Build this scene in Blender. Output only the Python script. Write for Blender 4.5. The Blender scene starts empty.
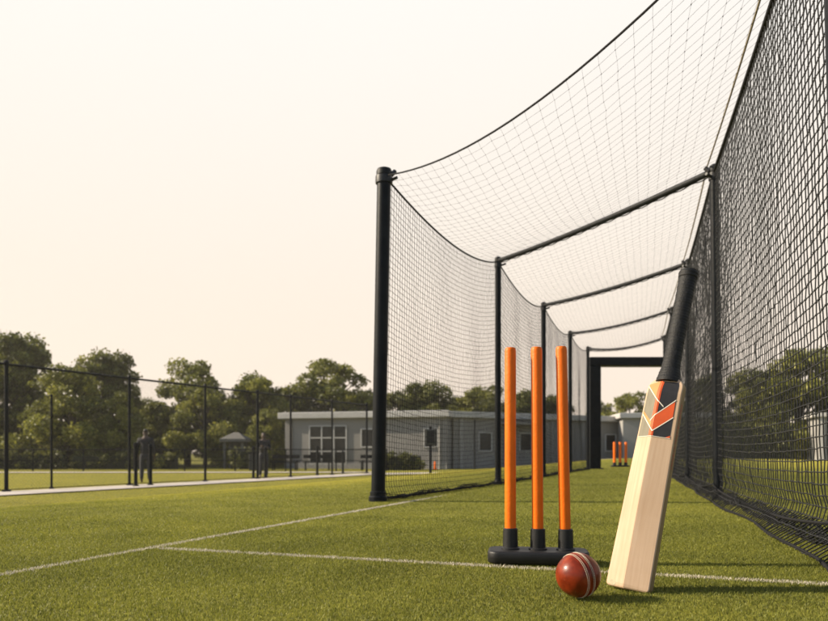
import bpy, bmesh, math, random
import numpy as np
from mathutils import Vector, Matrix, noise

random.seed(11)
RNG = np.random.default_rng(7)
PI = math.pi
C = bpy.context.scene.collection
SC = bpy.context.scene
EYE = 0.388          # camera height above the pitch

# ------------------------------------------------------------------ terrain
LA = (-0.287, 5.573)                      # foot of the first left post
LD = (0.371, 0.929)                       # direction of the left side of the cage


def smooth(a, b, x):
    t = np.clip((np.asarray(x, float) - a) / (b - a), 0, 1)
    return t * t * (3 - 2 * t)


def gz(x, y):
    """height of the ground: level round the cage, falling gently to both sides"""
    x = np.asarray(x, float); y = np.asarray(y, float)
    d = -(x - LA[0]) * LD[1] + (y - LA[1]) * LD[0]
    z = -0.6 * smooth(1.2, 9.0, d)
    z = z - 0.3 * smooth(5.0, 16.0, -d)
    return z


def g(x, y):
    return float(gz(x, y))


# ------------------------------------------------------------------ materials
def new_mat(name):
    m = bpy.data.materials.new(name)
    m.use_nodes = True
    nt = m.node_tree
    for n in list(nt.nodes):
        nt.nodes.remove(n)
    out = nt.nodes.new('ShaderNodeOutputMaterial')
    return m, nt, out


def N(nt, t, **kw):
    n = nt.nodes.new(t)
    for k, v in kw.items():
        if k in n.inputs:
            n.inputs[k].default_value = v
        else:
            setattr(n, k, v)
    return n


def ramp(nt, stops):
    r = nt.nodes.new('ShaderNodeValToRGB')
    el = r.color_ramp.elements
    while len(el) < len(stops):
        el.new(0.5)
    for e, (p, c) in zip(el, stops):
        e.position = p
        e.color = (c[0], c[1], c[2], 1)
    return r


def mat(name, col, rough=0.5, var=0.15, scale=8.0, bump=0.0, bscale=60.0, metal=0.0, coat=0.0, spec=0.5, stretch=(1, 1, 1), detail=4.0):
    m, nt, out = new_mat(name)
    p = N(nt, 'ShaderNodeBsdfPrincipled')
    p.inputs['Roughness'].default_value = rough
    p.inputs['Metallic'].default_value = metal
    p.inputs['Coat Weight'].default_value = coat
    p.inputs['Coat Roughness'].default_value = 0.12
    p.inputs['Specular IOR Level'].default_value = spec
    tc = N(nt, 'ShaderNodeTexCoord')
    mp = N(nt, 'ShaderNodeMapping')
    mp.inputs['Scale'].default_value = stretch
    nt.links.new(tc.outputs['Object'], mp.inputs['Vector'])
    nz = N(nt, 'ShaderNodeTexNoise')
    nz.inputs['Scale'].default_value = scale
    nz.inputs['Detail'].default_value = detail
    nt.links.new(mp.outputs['Vector'], nz.inputs['Vector'])
    a = [max(0, c * (1 - var)) for c in col]
    b = [min(1, c * (1 + var)) for c in col]
    r = ramp(nt, [(0.3, a), (0.7, b)])
    nt.links.new(nz.outputs['Fac'], r.inputs['Fac'])
    nt.links.new(r.outputs['Color'], p.inputs['Base Color'])
    if bump:
        n2 = N(nt, 'ShaderNodeTexNoise')
        n2.inputs['Scale'].default_value = bscale
        n2.inputs['Detail'].default_value = 3
        nt.links.new(mp.outputs['Vector'], n2.inputs['Vector'])
        bp = N(nt, 'ShaderNodeBump')
        bp.inputs['Strength'].default_value = bump
        bp.inputs['Distance'].default_value = 0.01
        nt.links.new(n2.outputs['Fac'], bp.inputs['Height'])
        nt.links.new(bp.outputs['Normal'], p.inputs['Normal'])
    nt.links.new(p.outputs['BSDF'], out.inputs['Surface'])
    return m


def leaf_mat(name, stops, trans=0.35, rough=0.5, spec=0.3):
    """leaf or blade: colour by the 'tint' attribute of the mesh, some light passes through"""
    m, nt, out = new_mat(name)
    at = N(nt, 'ShaderNodeAttribute', attribute_name='tint')
    r = ramp(nt, stops)
    nt.links.new(at.outputs['Fac'], r.inputs['Fac'])
    p = N(nt, 'ShaderNodeBsdfPrincipled')
    p.inputs['Roughness'].default_value = rough
    p.inputs['Specular IOR Level'].default_value = spec
    t = N(nt, 'ShaderNodeBsdfTranslucent')
    mx = N(nt, 'ShaderNodeMixShader')
    mx.inputs['Fac'].default_value = trans
    nt.links.new(r.outputs['Color'], p.inputs['Base Color'])
    nt.links.new(r.outputs['Color'], t.inputs['Color'])
    nt.links.new(p.outputs['BSDF'], mx.inputs[1])
    nt.links.new(t.outputs['BSDF'], mx.inputs[2])
    nt.links.new(mx.outputs['Shader'], out.inputs['Surface'])
    return m


M = {}
M['post'] = mat('dark_powder_coat', (0.006, 0.0072, 0.009), 0.45, 0.3, 12, 0.1, 90, spec=.1)
M['post_worn'] = mat('dark_worn_steel', (0.008, 0.009, 0.0105), 0.55, 0.4, 9, 0.2, 70, spec=.18)
M['twine'] = mat('dark_net_twine', (0.010, 0.0105, 0.012), 0.8, 0.35, 60, spec=.12)
M['twine_right'] = mat('dark_weathered_twine', (0.013, 0.0135, 0.0145), 0.6, 0.5, 40, spec=.25)
M['rope'] = mat('dark_rope', (0.010, 0.010, 0.011), 0.75, 0.3, 80, 0.6, 260, spec=.15)
M['tan_rope'] = mat('tan_rope', (0.2, 0.16, 0.09), 0.8, 0.3, 80, 0.6, 260)
M['galv'] = mat('galvanised_clamp', (0.02, 0.02, 0.022), 0.45, 0.3, 30, spec=.25)
M['orange'] = mat('orange_plastic', (0.66, 0.122, 0.002), 0.45, 0.1, 14, 0.12, 120, spec=0.22)
M['rubber'] = mat('black_rubber', (0.009, 0.009, 0.0095), 0.5, 0.3, 20, 0.08, 180, spec=.3)
M['grip'] = mat('black_grip_rubber', (0.009, 0.009, 0.0095), 0.6, 0.3, 40, 0.25, 300, spec=.25)
M['wood_edge_shaded'] = mat('willow_edge_shaded', (0.2, 0.135, 0.06), 0.6, 0.2, 10, 0.1, 80, stretch=(12, 12, 0.6))  # willow darkened to paint shade onto the blade edges
M['concrete'] = mat('pale_concrete', (0.46, 0.41, 0.36), 0.85, 0.12, 1.5, 0.2, 30)
M['wall'] = mat('grey_cladding', (0.19, 0.18, 0.166), 0.8, 0.08, 0.8, 0.1, 20)
M['wall_b'] = mat('pale_grey_render', (0.245, 0.236, 0.224), 0.8, 0.08, 0.8, 0.1, 20)
M['shed'] = mat('weathered_shed_boards', (0.10, 0.095, 0.082), 0.85, 0.15, 2)
M['fascia'] = mat('pale_fascia', (0.37, 0.357, 0.34), 0.6, 0.06, 2)
M['frame_w'] = mat('pale_window_frame', (0.36, 0.35, 0.335), 0.5, 0.05, 3)
M['bark'] = mat('bark', (0.07, 0.055, 0.04), 0.9, 0.35, 4, 0.5, 14)
M['hedge'] = mat('hedge_core', (0.025, 0.028, 0.012), 0.9, 0.4, 2)
M['dark_cloth'] = mat('dark_cloth', (0.02, 0.02, 0.022), 0.9, 0.3, 10)
M['grey_cloth'] = mat('grey_cloth', (0.035, 0.035, 0.04), 0.9, 0.25, 10)
M['skin'] = mat('brown_skin', (0.07, 0.042, 0.03), 0.6, 0.1, 10)
M['hair'] = mat('black_hair', (0.012, 0.01, 0.01), 0.6, 0.3, 30)
M['sign'] = mat('dark_sign_panel', (0.03, 0.032, 0.03), 0.5, 0.2, 5)
M['blue'] = mat('bluish_door', (0.1, 0.14, 0.24), 0.3, 0.1, 3)
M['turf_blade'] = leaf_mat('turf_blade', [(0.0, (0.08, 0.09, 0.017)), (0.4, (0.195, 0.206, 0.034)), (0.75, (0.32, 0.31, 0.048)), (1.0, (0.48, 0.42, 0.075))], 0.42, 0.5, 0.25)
M['white_blade'] = leaf_mat('white_turf_blade', [(0.0, (0.34, 0.31, 0.23)), (1.0, (0.66, 0.60, 0.50))], 0.25, 0.6)
M['leaf_a'] = leaf_mat('leaf_mid_green', [(0.0, (0.052, 0.06, 0.014)), (0.5, (0.145, 0.154, 0.028)), (1.0, (0.28, 0.268, 0.05))], 0.4)
M['leaf_b'] = leaf_mat('leaf_yellow_green', [(0.0, (0.07, 0.078, 0.018)), (0.5, (0.19, 0.196, 0.036)), (1.0, (0.34, 0.32, 0.06))], 0.42)
M['leaf_c'] = leaf_mat('leaf_dark_green', [(0.0, (0.044, 0.05, 0.014)), (0.5, (0.11, 0.117, 0.024)), (1.0, (0.21, 0.205, 0.04))], 0.35)


def glass_mat():
    m, nt, out = new_mat('dark_window_glass')
    p = N(nt, 'ShaderNodeBsdfPrincipled')
    p.inputs['Base Color'].default_value = (0.012, 0.013, 0.014, 1)
    p.inputs['Roughness'].default_value = 0.1
    p.inputs['Specular IOR Level'].default_value = 0.22
    nt.links.new(p.outputs['BSDF'], out.inputs['Surface'])
    return m


M['glass'] = glass_mat()


def ground_mat():
    m, nt, out = new_mat('turf_ground')
    tc = N(nt, 'ShaderNodeTexCoord')
    n1 = N(nt, 'ShaderNodeTexNoise'); n1.inputs['Scale'].default_value = 0.35; n1.inputs['Detail'].default_value = 6
    n2 = N(nt, 'ShaderNodeTexNoise'); n2.inputs['Scale'].default_value = 40; n2.inputs['Detail'].default_value = 5
    for n in (n1, n2):
        nt.links.new(tc.outputs['Object'], n.inputs['Vector'])
    r1 = ramp(nt, [(0.3, (0.15, 0.148, 0.026)), (0.7, (0.22, 0.205, 0.036))])
    r2 = ramp(nt, [(0.3, (0.6, 0.6, 0.6)), (0.7, (1.2, 1.2, 1.2))])
    nt.links.new(n1.outputs['Fac'], r1.inputs['Fac'])
    nt.links.new(n2.outputs['Fac'], r2.inputs['Fac'])
    mx = N(nt, 'ShaderNodeMixRGB', blend_type='MULTIPLY'); mx.inputs['Fac'].default_value = 1
    nt.links.new(r1.outputs['Color'], mx.inputs[1]); nt.links.new(r2.outputs['Color'], mx.inputs[2])
    p = N(nt, 'ShaderNodeBsdfPrincipled'); p.inputs['Roughness'].default_value = 0.9
    p.inputs['Specular IOR Level'].default_value = 0.1
    nt.links.new(mx.outputs['Color'], p.inputs['Base Color'])
    bp = N(nt, 'ShaderNodeBump'); bp.inputs['Strength'].default_value = 0.6; bp.inputs['Distance'].default_value = 0.02
    nt.links.new(n2.outputs['Fac'], bp.inputs['Height']); nt.links.new(bp.outputs['Normal'], p.inputs['Normal'])
    nt.links.new(p.outputs['BSDF'], out.inputs['Surface'])
    return m


def willow_mat():
    m, nt, out = new_mat('willow_wood')
    tc = N(nt, 'ShaderNodeTexCoord')
    mp = N(nt, 'ShaderNodeMapping'); mp.inputs['Scale'].default_value = (1, 1, 0.06)
    nt.links.new(tc.outputs['Object'], mp.inputs['Vector'])
    n1 = N(nt, 'ShaderNodeTexNoise'); n1.inputs['Scale'].default_value = 90; n1.inputs['Detail'].default_value = 5
    n1.inputs['Distortion'].default_value = 0.4
    w = N(nt, 'ShaderNodeTexWave', wave_type='BANDS', bands_direction='X')
    w.inputs['Scale'].default_value = 17; w.inputs['Distortion'].default_value = 9; w.inputs['Detail'].default_value = 3
    n3 = N(nt, 'ShaderNodeTexNoise'); n3.inputs['Scale'].default_value = 6; n3.inputs['Detail'].default_value = 3
    nt.links.new(mp.outputs['Vector'], n1.inputs['Vector'])
    nt.links.new(mp.outputs['Vector'], w.inputs['Vector'])
    nt.links.new(tc.outputs['Object'], n3.inputs['Vector'])
    r1 = ramp(nt, [(0.25, (0.40, 0.28, 0.185)), (0.6, (0.45, 0.33, 0.23)), (0.85, (0.485, 0.37, 0.268))])
    nt.links.new(n1.outputs['Fac'], r1.inputs['Fac'])
    r2 = ramp(nt, [(0.0, (0.95, 0.935, 0.92)), (0.35, (1, 1, 1))])
    nt.links.new(w.outputs['Fac'], r2.inputs['Fac'])
    r3 = ramp(nt, [(0.3, (0.92, 0.88, 0.84)), (0.7, (1.0, 1.0, 1.0))])
    nt.links.new(n3.outputs['Fac'], r3.inputs['Fac'])
    a = N(nt, 'ShaderNodeMixRGB', blend_type='MULTIPLY'); a.inputs['Fac'].default_value = 1
    b = N(nt, 'ShaderNodeMixRGB', blend_type='MULTIPLY'); b.inputs['Fac'].default_value = 1
    nt.links.new(r1.outputs['Color'], a.inputs[1]); nt.links.new(r2.outputs['Color'], a.inputs[2])
    nt.links.new(a.outputs['Color'], b.inputs[1]); nt.links.new(r3.outputs['Color'], b.inputs[2])
    p = N(nt, 'ShaderNodeBsdfPrincipled'); p.inputs['Roughness'].default_value = 0.6
    p.inputs['Specular IOR Level'].default_value = 0.18
    nt.links.new(b.outputs['Color'], p.inputs['Base Color'])
    bp = N(nt, 'ShaderNodeBump'); bp.inputs['Strength'].default_value = 0.08; bp.inputs['Distance'].default_value = 0.002
    nt.links.new(n1.outputs['Fac'], bp.inputs['Height']); nt.links.new(bp.outputs['Normal'], p.inputs['Normal'])
    nt.links.new(p.outputs['BSDF'], out.inputs['Surface'])
    return m


def leather_mat():
    m, nt, out = new_mat('red_leather')
    tc = N(nt, 'ShaderNodeTexCoord')
    n1 = N(nt, 'ShaderNodeTexNoise'); n1.inputs['Scale'].default_value = 28; n1.inputs['Detail'].default_value = 6
    n2 = N(nt, 'ShaderNodeTexVoronoi'); n2.inputs['Scale'].default_value = 420
    n3 = N(nt, 'ShaderNodeTexNoise'); n3.inputs['Scale'].default_value = 60; n3.inputs['Detail'].default_value = 8; n3.inputs['Roughness'].default_value = 0.7
    for n in (n1, n2, n3):
        nt.links.new(tc.outputs['Object'], n.inputs['Vector'])
    r = ramp(nt, [(0.3, (0.06, 0.006, 0.0015)), (0.58, (0.17, 0.02, 0.004)), (0.78, (0.26, 0.05, 0.012))])
    nt.links.new(n1.outputs['Fac'], r.inputs['Fac'])
    sc = ramp(nt, [(0.66, (0, 0, 0)), (0.72, (1, 1, 1))])
    nt.links.new(n3.outputs['Fac'], sc.inputs['Fac'])
    mx = N(nt, 'ShaderNodeMixRGB'); mx.inputs[2].default_value = (0.34, 0.2, 0.13, 1)
    nt.links.new(sc.outputs['Color'], mx.inputs['Fac']); nt.links.new(r.outputs['Color'], mx.inputs[1])
    p = N(nt, 'ShaderNodeBsdfPrincipled')
    p.inputs['Coat Weight'].default_value = 0.28; p.inputs['Coat Roughness'].default_value = 0.2; p.inputs['Specular IOR Level'].default_value = 0.15; p.inputs['Coat IOR'].default_value = 1.38
    rr = ramp(nt, [(0.3, (0.28,) * 3), (0.75, (0.5,) * 3)])
    nt.links.new(n1.outputs['Fac'], rr.inputs['Fac']); nt.links.new(rr.outputs['Color'], p.inputs['Roughness'])
    nt.links.new(mx.outputs['Color'], p.inputs['Base Color'])
    bp = N(nt, 'ShaderNodeBump'); bp.inputs['Strength'].default_value = 0.12; bp.inputs['Distance'].default_value = 0.002
    nt.links.new(n2.outputs['Distance'], bp.inputs['Height']); nt.links.new(bp.outputs['Normal'], p.inputs['Normal'])
    nt.links.new(p.outputs['BSDF'], out.inputs['Surface'])
    return m


M['ground'] = ground_mat()
M['willow'] = willow_mat()
M['leather'] = leather_mat()
M['thread'] = mat('seam_thread', (0.55, 0.48, 0.36), 0.7, 0.2, 60)
M['gold'] = mat('worn_stamp', (0.33, 0.27, 0.2), 0.5, 0.4, 90)
M['st_black'] = mat('sticker_black', (0.018, 0.018, 0.021), 0.6, 0.15, 60, spec=.25)
M['st_grey'] = mat('sticker_grey', (0.165, 0.148, 0.11), 0.7, 0.12, 90, stretch=(1, 1, .2), spec=.15)
M['st_peach'] = mat('sticker_peach', (0.42, 0.20, 0.08), 0.7, 0.06, 40, spec=.15)
M['st_orange'] = mat('sticker_orange', (0.48, 0.062, 0.004), 0.7, 0.08, 40)
M['st_white'] = mat('sticker_white', (0.62, 0.57, 0.48), 0.7, 0.04, 40, spec=.15)
M['st_red'] = mat('edge_red_print', (0.28, 0.035, 0.02), 0.5, 0.2, 60)
M['stain'] = mat('grass_stain', (0.3, 0.27, 0.18), 0.7, 0.25, 120)


# ------------------------------------------------------------------ mesh helpers
def link(name, me, m=None, parent=None):
    o = bpy.data.objects.new(name, me)
    C.objects.link(o)
    if m is not None:
        for x in (m if isinstance(m, (list, tuple)) else [m]):
            me.materials.append(x)
    if parent is not None:
        o.parent = parent
    return o


def thing(name, label, cat, loc=(0, 0, 0), rotz=0.0, group=None):
    o = bpy.data.objects.new(name, None)
    C.objects.link(o)
    o.empty_display_size = 0.2
    o.location = loc
    o.rotation_euler = (0, 0, rotz)
    tag(o, label, cat, group)
    return o


def tag(o, label=None, cat=None, group=None, kind=None):
    if label: o['label'] = label
    if cat: o['category'] = cat
    if group: o['group'] = group
    if kind: o['kind'] = kind
    return o


class MB:
    """collects simple solids into one mesh"""

    def __init__(self):
        self.v = []; self.f = []; self.mi = []; self.sm = []

    def add(self, vs, fs, mi=0, smooth=False):
        b = len(self.v)
        self.v += [tuple(p) for p in vs]
        for f in fs:
            self.f.append([b + i for i in f]); self.mi.append(mi); self.sm.append(smooth)

    def box(self, c, s, mi=0, rz=0.0):
        x, y, z = [k / 2 for k in s]
        vs = []
        for sx, sy, sz in ((-1, -1, -1), (1, -1, -1), (1, 1, -1), (-1, 1, -1), (-1, -1, 1), (1, -1, 1), (1, 1, 1), (-1, 1, 1)):
            p = Vector((sx * x, sy * y, sz * z))
            if rz: p.rotate(Matrix.Rotation(rz, 3, 'Z'))
            vs.append(p + Vector(c))
        self.add(vs, [(0, 3, 2, 1), (4, 5, 6, 7), (0, 1, 5, 4), (1, 2, 6, 5), (2, 3, 7, 6), (3, 0, 4, 7)], mi)

    def tube(self, pts, r, n=10, mi=0, cap=True):
        pts = [Vector(p) for p in pts]
        rs = r if isinstance(r, (list, tuple)) else [r] * len(pts)
        vs = []; fs = []
        up = None
        for i, p in enumerate(pts):
            t = (pts[min(i + 1, len(pts) - 1)] - pts[max(i - 1, 0)])
            if t.length < 1e-9: t = Vector((0, 0, 1))
            t.normalize()
            if up is None:
                ref = Vector((0, 0, 1)) if abs(t.z) < 0.9 else Vector((1, 0, 0))
                a = t.cross(ref).normalized()
            else:
                a = (up - t * up.dot(t))
                a = a.normalized() if a.length > 1e-6 else t.orthogonal().normalized()
            up = a
            b = t.cross(a)
            for k in range(n):
                th = 2 * PI * k / n
                vs.append(p + (a * math.cos(th) + b * math.sin(th)) * rs[i])
        for i in range(len(pts) - 1):
            for k in range(n):
                k2 = (k + 1) % n
                fs.append((i * n + k, i * n + k2, (i + 1) * n + k2, (i + 1) * n + k))
        self.add(vs, fs, mi, True)
        if cap:
            b = len(self.v) - len(vs)
            self.f.append([b + k for k in reversed(range(n))]); self.mi.append(mi); self.sm.append(False)
            e = b + (len(pts) - 1) * n
            self.f.append([e + k for k in range(n)]); self.mi.append(mi); self.sm.append(False)

    def lathe(self, prof, c=(0, 0, 0), n=20, mi=0):
        """prof: list of (r, z) from bottom to top"""
        self.tube([(c[0], c[1], c[2] + z + 1e-6 * i) for i, (r, z) in enumerate(prof)], [r for r, z in prof], n, mi)

    def build(self, name, m, parent=None, loc=None):
        me = bpy.data.meshes.new(name)
        me.from_pydata(self.v, [], self.f)
        me.polygons.foreach_set('material_index', self.mi)
        me.polygons.foreach_set('use_smooth', self.sm)
        me.update()
        if any(self.sm): me.set_sharp_from_angle(angle=math.radians(38))
        o = link(name, me, m, parent)
        if loc is not None: o.location = loc
        return o


def bevel(o, w=0.01, seg=2):
    b = o.modifiers.new('Bevel', 'BEVEL'); b.width = w; b.segments = seg; b.limit_method = 'ANGLE'
    return o


def np_mesh(name, V, tris=None, quads=None, m=None, parent=None, tint=None, smooth=True):
    """fast mesh from numpy arrays"""
    me = bpy.data.meshes.new(name)
    V = np.ascontiguousarray(V, np.float32).reshape(-1, 3)
    me.vertices.add(len(V)); me.vertices.foreach_set('co', V.ravel())
    loops = []; starts = []; tot = 0
    if quads is not None and len(quads):
        q = np.asarray(quads, np.int32).reshape(-1, 4)
        loops.append(q.ravel()); starts.append(np.arange(len(q)) * 4); tot = len(q) * 4
    if tris is not None and len(tris):
        t = np.asarray(tris, np.int32).reshape(-1, 3)
        loops.append(t.ravel()); starts.append(tot + np.arange(len(t)) * 3)
    L = np.concatenate(loops); S = np.concatenate(starts).astype(np.int32)
    me.loops.add(len(L)); me.loops.foreach_set('vertex_index', L)
    me.polygons.add(len(S)); me.polygons.foreach_set('loop_start', S)
    me.polygons.foreach_set('use_smooth', np.full(len(S), smooth))
    me.update(calc_edges=True)
    if tint is not None:
        a = me.attributes.new('tint', 'FLOAT', 'POINT'); a.data.foreach_set('value', np.asarray(tint, np.float32))
    return link(name, me, m, parent)


# ------------------------------------------------------------------ netting
def net(name, Pt, nu, nv, r, m, parent, knot=2.0, jit=0.0016, sides=3, rv=None):
    """a knotted square-mesh net over the surface Pt(u, v)"""
    u, v = np.meshgrid(np.linspace(0, 1, nu + 1), np.linspace(0, 1, nv + 1), indexing='ij')
    G = Pt(u, v)
    J = RNG.normal(0, jit, G.shape); J[0] *= .2; J[-1] *= .2; J[:, -1] *= .2
    G = G + J
    du = np.gradient(G, axis=0); dv = np.gradient(G, axis=1)
    du /= np.linalg.norm(du, axis=2, keepdims=True) + 1e-9
    dv /= np.linalg.norm(dv, axis=2, keepdims=True) + 1e-9
    n = np.cross(du, dv); n /= np.linalg.norm(n, axis=2, keepdims=True) + 1e-9
    Vs = []; Qs = []; base = 0
    idx = np.arange((nu + 1) * (nv + 1)).reshape(nu + 1, nv + 1)
    for axis, side, rad in ((0, dv, r), (1, du, rv or r)):
        ring = np.stack([G + rad * (math.cos(2 * PI * k / sides) * n + math.sin(2 * PI * k / sides) * side) for k in range(sides)], axis=2)
        Vs.append(ring.reshape(-1, 3))
        a = idx[:-1] if axis == 0 else idx[:, :-1]
        b = idx[1:] if axis == 0 else idx[:, 1:]
        a = a.ravel() * sides; b = b.ravel() * sides
        for k in range(sides):
            k2 = (k + 1) % sides
            Qs.append(np.stack([a + k, a + k2, b + k2, b + k], 1) + base)
        base += G.shape[0] * G.shape[1] * sides
    T = None
    if knot:
        R = r * knot * RNG.uniform(.8, 1.2, G.shape[:2] + (1,))
        oc = np.stack([G + R * du, G - R * du, G + R * dv, G - R * dv, G + R * n, G - R * n], 2).reshape(-1, 3)
        b0 = base + np.arange(G.shape[0] * G.shape[1]) * 6
        T = np.concatenate([np.stack([b0 + i, b0 + j, b0 + k], 1) for i, j, k in
                            ((0, 2, 4), (2, 1, 4), (1, 3, 4), (3, 0, 4), (2, 0, 5), (1, 2, 5), (3, 1, 5), (0, 3, 5))])
        Vs.append(oc)
    return np_mesh(name, np.concatenate(Vs), T, np.concatenate(Qs), m, parent)


TOP = 2.65
LP = [(-0.283, 5.50), (1.0, 8.33), (2.008, 10.85), (2.989, 13.4), (3.82, 15.38)]
RP = [(1.575, 2.50), (2.455, 5.654), (3.30, 8.42), (4.13, 11.2), (4.98, 13.9)]
L_LEAN = [(0.05, 0), (0, 0), (0, 0), (0, 0), (0, 0)]
R_LEAN = [(-0.078, 0), (-0.03, 0), (0, 0), (0, 0), (0, 0)]


def lp(i, z):
    if i == 0 and z > 1: z = z * .966
    return np.array([LP[i][0] + L_LEAN[i][0] * z / TOP, LP[i][1], z])


def rp(i, z):
    return np.array([RP[i][0] + R_LEAN[i][0] * z / TOP, RP[i][1], z])


LS = [0.17, 0.15, 0.14, 0.13]       # sag of the left top edge per bay
RS = [0.02, 0.02, 0.03, 0.05]
BS = [0.27, 0.035, 0.04, 0.06, 0.10]  # sag of front rope and of the cross bars


def sag(u):
    return 4 * u * (1 - u)


def lsag(u):            # the left edge hangs a little late, near the next post
    return sag(u) * (1 + 0.35 * (u - .5))


cage = thing('practice_net_cage', 'long dark cricket practice cage of posts, crossbars, ropes and knotted netting', 'cricket net', (LP[0][0], LP[0][1], 0))
ORG = np.array([LP[0][0], LP[0][1], 0.0])


def rel(p):
    return tuple(np.asarray(p, float) - ORG)


def wav(x, y, k):
    return np.sin(x * 3.1 + y * 1.7 + k) * .5 + np.sin(x * 7.3 - y * 4.1 + 2 * k) * .3 + np.sin(x * 13.7 + y * 2.3 + 3 * k) * .2


def left_surface(i):
    a, b = np.array(LP[i]), np.array(LP[i + 1])
    L = np.linalg.norm(b - a); t = (b - a) / L; nrm = np.array([-t[1], t[0]])

    def Pt(u, v):
        zt = TOP * (1 - (.034 * (1 - u) if i == 0 else 0)) - LS[i] * lsag(u)
        z = .012 + v * (zt - .012) - 0.05 * sag(u) * np.sin(PI * v)
        lean = L_LEAN[i][0] * (1 - u) * v
        off = .028 * wav(u * L * .55, z * .6, i) * np.sin(PI * u) * (.3 + np.sin(PI * v)) - 0.05 * np.exp(-(z / .07) ** 2)
        x = a[0] + t[0] * L * u + nrm[0] * off + lean
        y = a[1] + t[1] * L * u + nrm[1] * off
        return np.stack([x, y, z], 2) - ORG
    return Pt, L


def right_surface(i):
    a, b = (np.array(RP[i]), np.array(RP[i + 1])) if i >= 0 else (np.array((1.25, 1.5)), np.array(RP[0]))
    la, lb = R_LEAN[max(i, 0)][0], R_LEAN[i + 1][0]
    L = np.linalg.norm(b - a); t = (b - a) / L; nrm = np.array([-t[1], t[0]])   # towards the inside (left)

    def Pt(u, v):
        zt = TOP - RS[max(i, 0)] * sag(u)
        z = .01 + v * (zt - .01) - .07 * sag(u) * np.sin(PI * v) * (1 - v)
        off = .018 * wav(u * L * .3, z * .4, i + 5) * np.sin(PI * u) * (.3 + np.sin(PI * v))
        off = off + (.07 + (.075 if i < 0 else .02 + .055 * (1 - u) if i == 0 else .02 * (1 - u) if i == 1 else 0)) * np.exp(-(z / .07) ** 2) * (1 + .22 * np.sin(u * L * 3.3) * np.sin(PI * u))          # foot of the net drags inwards
        off = off - .02 * np.exp(-((z - .13) / .06) ** 2)
        lean = la * (1 - u) * v + lb * u * v
        x = a[0] + t[0] * L * u + nrm[0] * off + lean
        y = a[1] + t[1] * L * u + nrm[1] * off
        return np.stack([x, y, z], 2) - ORG
    return Pt, L


def heap_surface(P, i, side, w, h):
    """slack netting lying in folds along the foot"""
    a, b = (np.array(P[i]), np.array(P[i + 1])) if i >= 0 else (np.array((1.25, 1.5)), np.array(P[0]))
    L = np.linalg.norm(b - a); t = (b - a) / L; nrm = np.array([-t[1], t[0]]) * side

    def Pt(u, v):
        s = u * L
        off = w * (v - .3) + .03 * np.sin(s * 5 + v * 6) + .02 * np.sin(s * 17 + v * 9)
        z = .012 + h * np.abs(np.sin(v * PI * 2.3 + .7 * np.sin(s * 3.7))) * (.55 + .45 * np.sin(s * 6.1 + v * 4)) * (1 - .3 * v)
        return np.stack([a[0] + t[0] * s + nrm[0] * off, a[1] + t[1] * s + nrm[1] * off, z], 2) - ORG
    return Pt, L


def roof_surface(i):
    def Pt(u, v):
        a = lp(i, TOP); b = lp(i + 1, TOP); c = rp(i, TOP); d = rp(i + 1, TOP)
        u1 = u[..., None]; v1 = v[..., None]
        p = (a * (1 - u1) + b * u1) * (1 - v1) + (c * (1 - u1) + d * u1) * v1
        dz = -LS[i] * lsag(u) * (1 - v) - RS[i] * sag(u) * v - BS[i] * sag(v) * (1 - u) - BS[i + 1] * sag(v) * u
        dz = dz - .05 * sag(u) * sag(v)
        p[..., 2] += dz
        return p - ORG
    return Pt


for i in range(4):
    Pt, L = left_surface(i)
    net('side_net', Pt, round(L / .047), 54, .0021, M['twine'], cage, 2.1)
    Pt, L = heap_surface(LP, i, -1, .07, .045)
    net('slack_net', Pt, round(L / .04), 5, .0024, M['twine'], cage, 1.8, .004)
    w = 2.4
    net('roof_net', roof_surface(i), 34, 30, .0008, M['twine'], cage, 4.6, .0025)

for i in range(-1, 4):
    Pt, L = right_surface(i)
    uu = np.linspace(0, 1, 120)[:, None]
    ed = Pt(uu, np.zeros_like(uu))[:, 0] + np.array((0, 0, .006))
    r = MB(); r.tube([tuple(p) for p in ed], .0055, 6); r.build('selvage', M['rope'], cage)
    net('side_net', Pt, round(L / .05), 52, .0032, M['twine_right'], cage, 1.9)
    Pt, L = heap_surface(RP, i, -1, .11, .085)
    net('slack_net', Pt, round(L / .04), 9, .0026, M['twine_right'], cage, 1.8, .004)

NU = 24
for i in range(4):
    us = np.linspace(0, 1, NU + 1)
    r = MB(); r.tube([rel(lp(i, TOP) * (1 - u) + lp(i + 1, TOP) * u - np.array([0, 0, LS[i] * lsag(u)])) for u in us], .009, 6)
    r.build('edge_rope', M['rope'], cage)
    r = MB(); r.tube([rel(rp(i, TOP) * (1 - u) + rp(i + 1, TOP) * u - np.array([0, 0, RS[i] * sag(u)])) for u in us], .016, 8)
    r.build('edge_rope', M['rope'], cage)
    r = MB()
    r.tube([rel(rp(i, TOP + .05) * (1 - u) + rp(i + 1, TOP + .05) * u + np.array([-.055, 0, -.04 * sag(u)])) for u in us], .006, 6)
    r.build('lacing_rope', M['tan_rope'], cage)
    # rope along the foot of the right net
    r = MB()
    ps = []
    for u in us:
        p = rp(i, 0) * (1 - u) + rp(i + 1, 0) * u
        ps.append(rel(p + np.array([-.035 - .02 * math.sin(u * 9), 0, .13 - .07 * sag(u)])))
    r.tube(ps, .007, 6)
    r.build('foot_rope', M['rope'], cage)
    r = MB()
    r.tube([rel(lp(i, .02) * (1 - u) + lp(i + 1, .02) * u + np.array([.03 * sag(u), 0, 0])) for u in us], .010, 6)
    r.build('foot_rope', M['rope'], cage)

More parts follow.
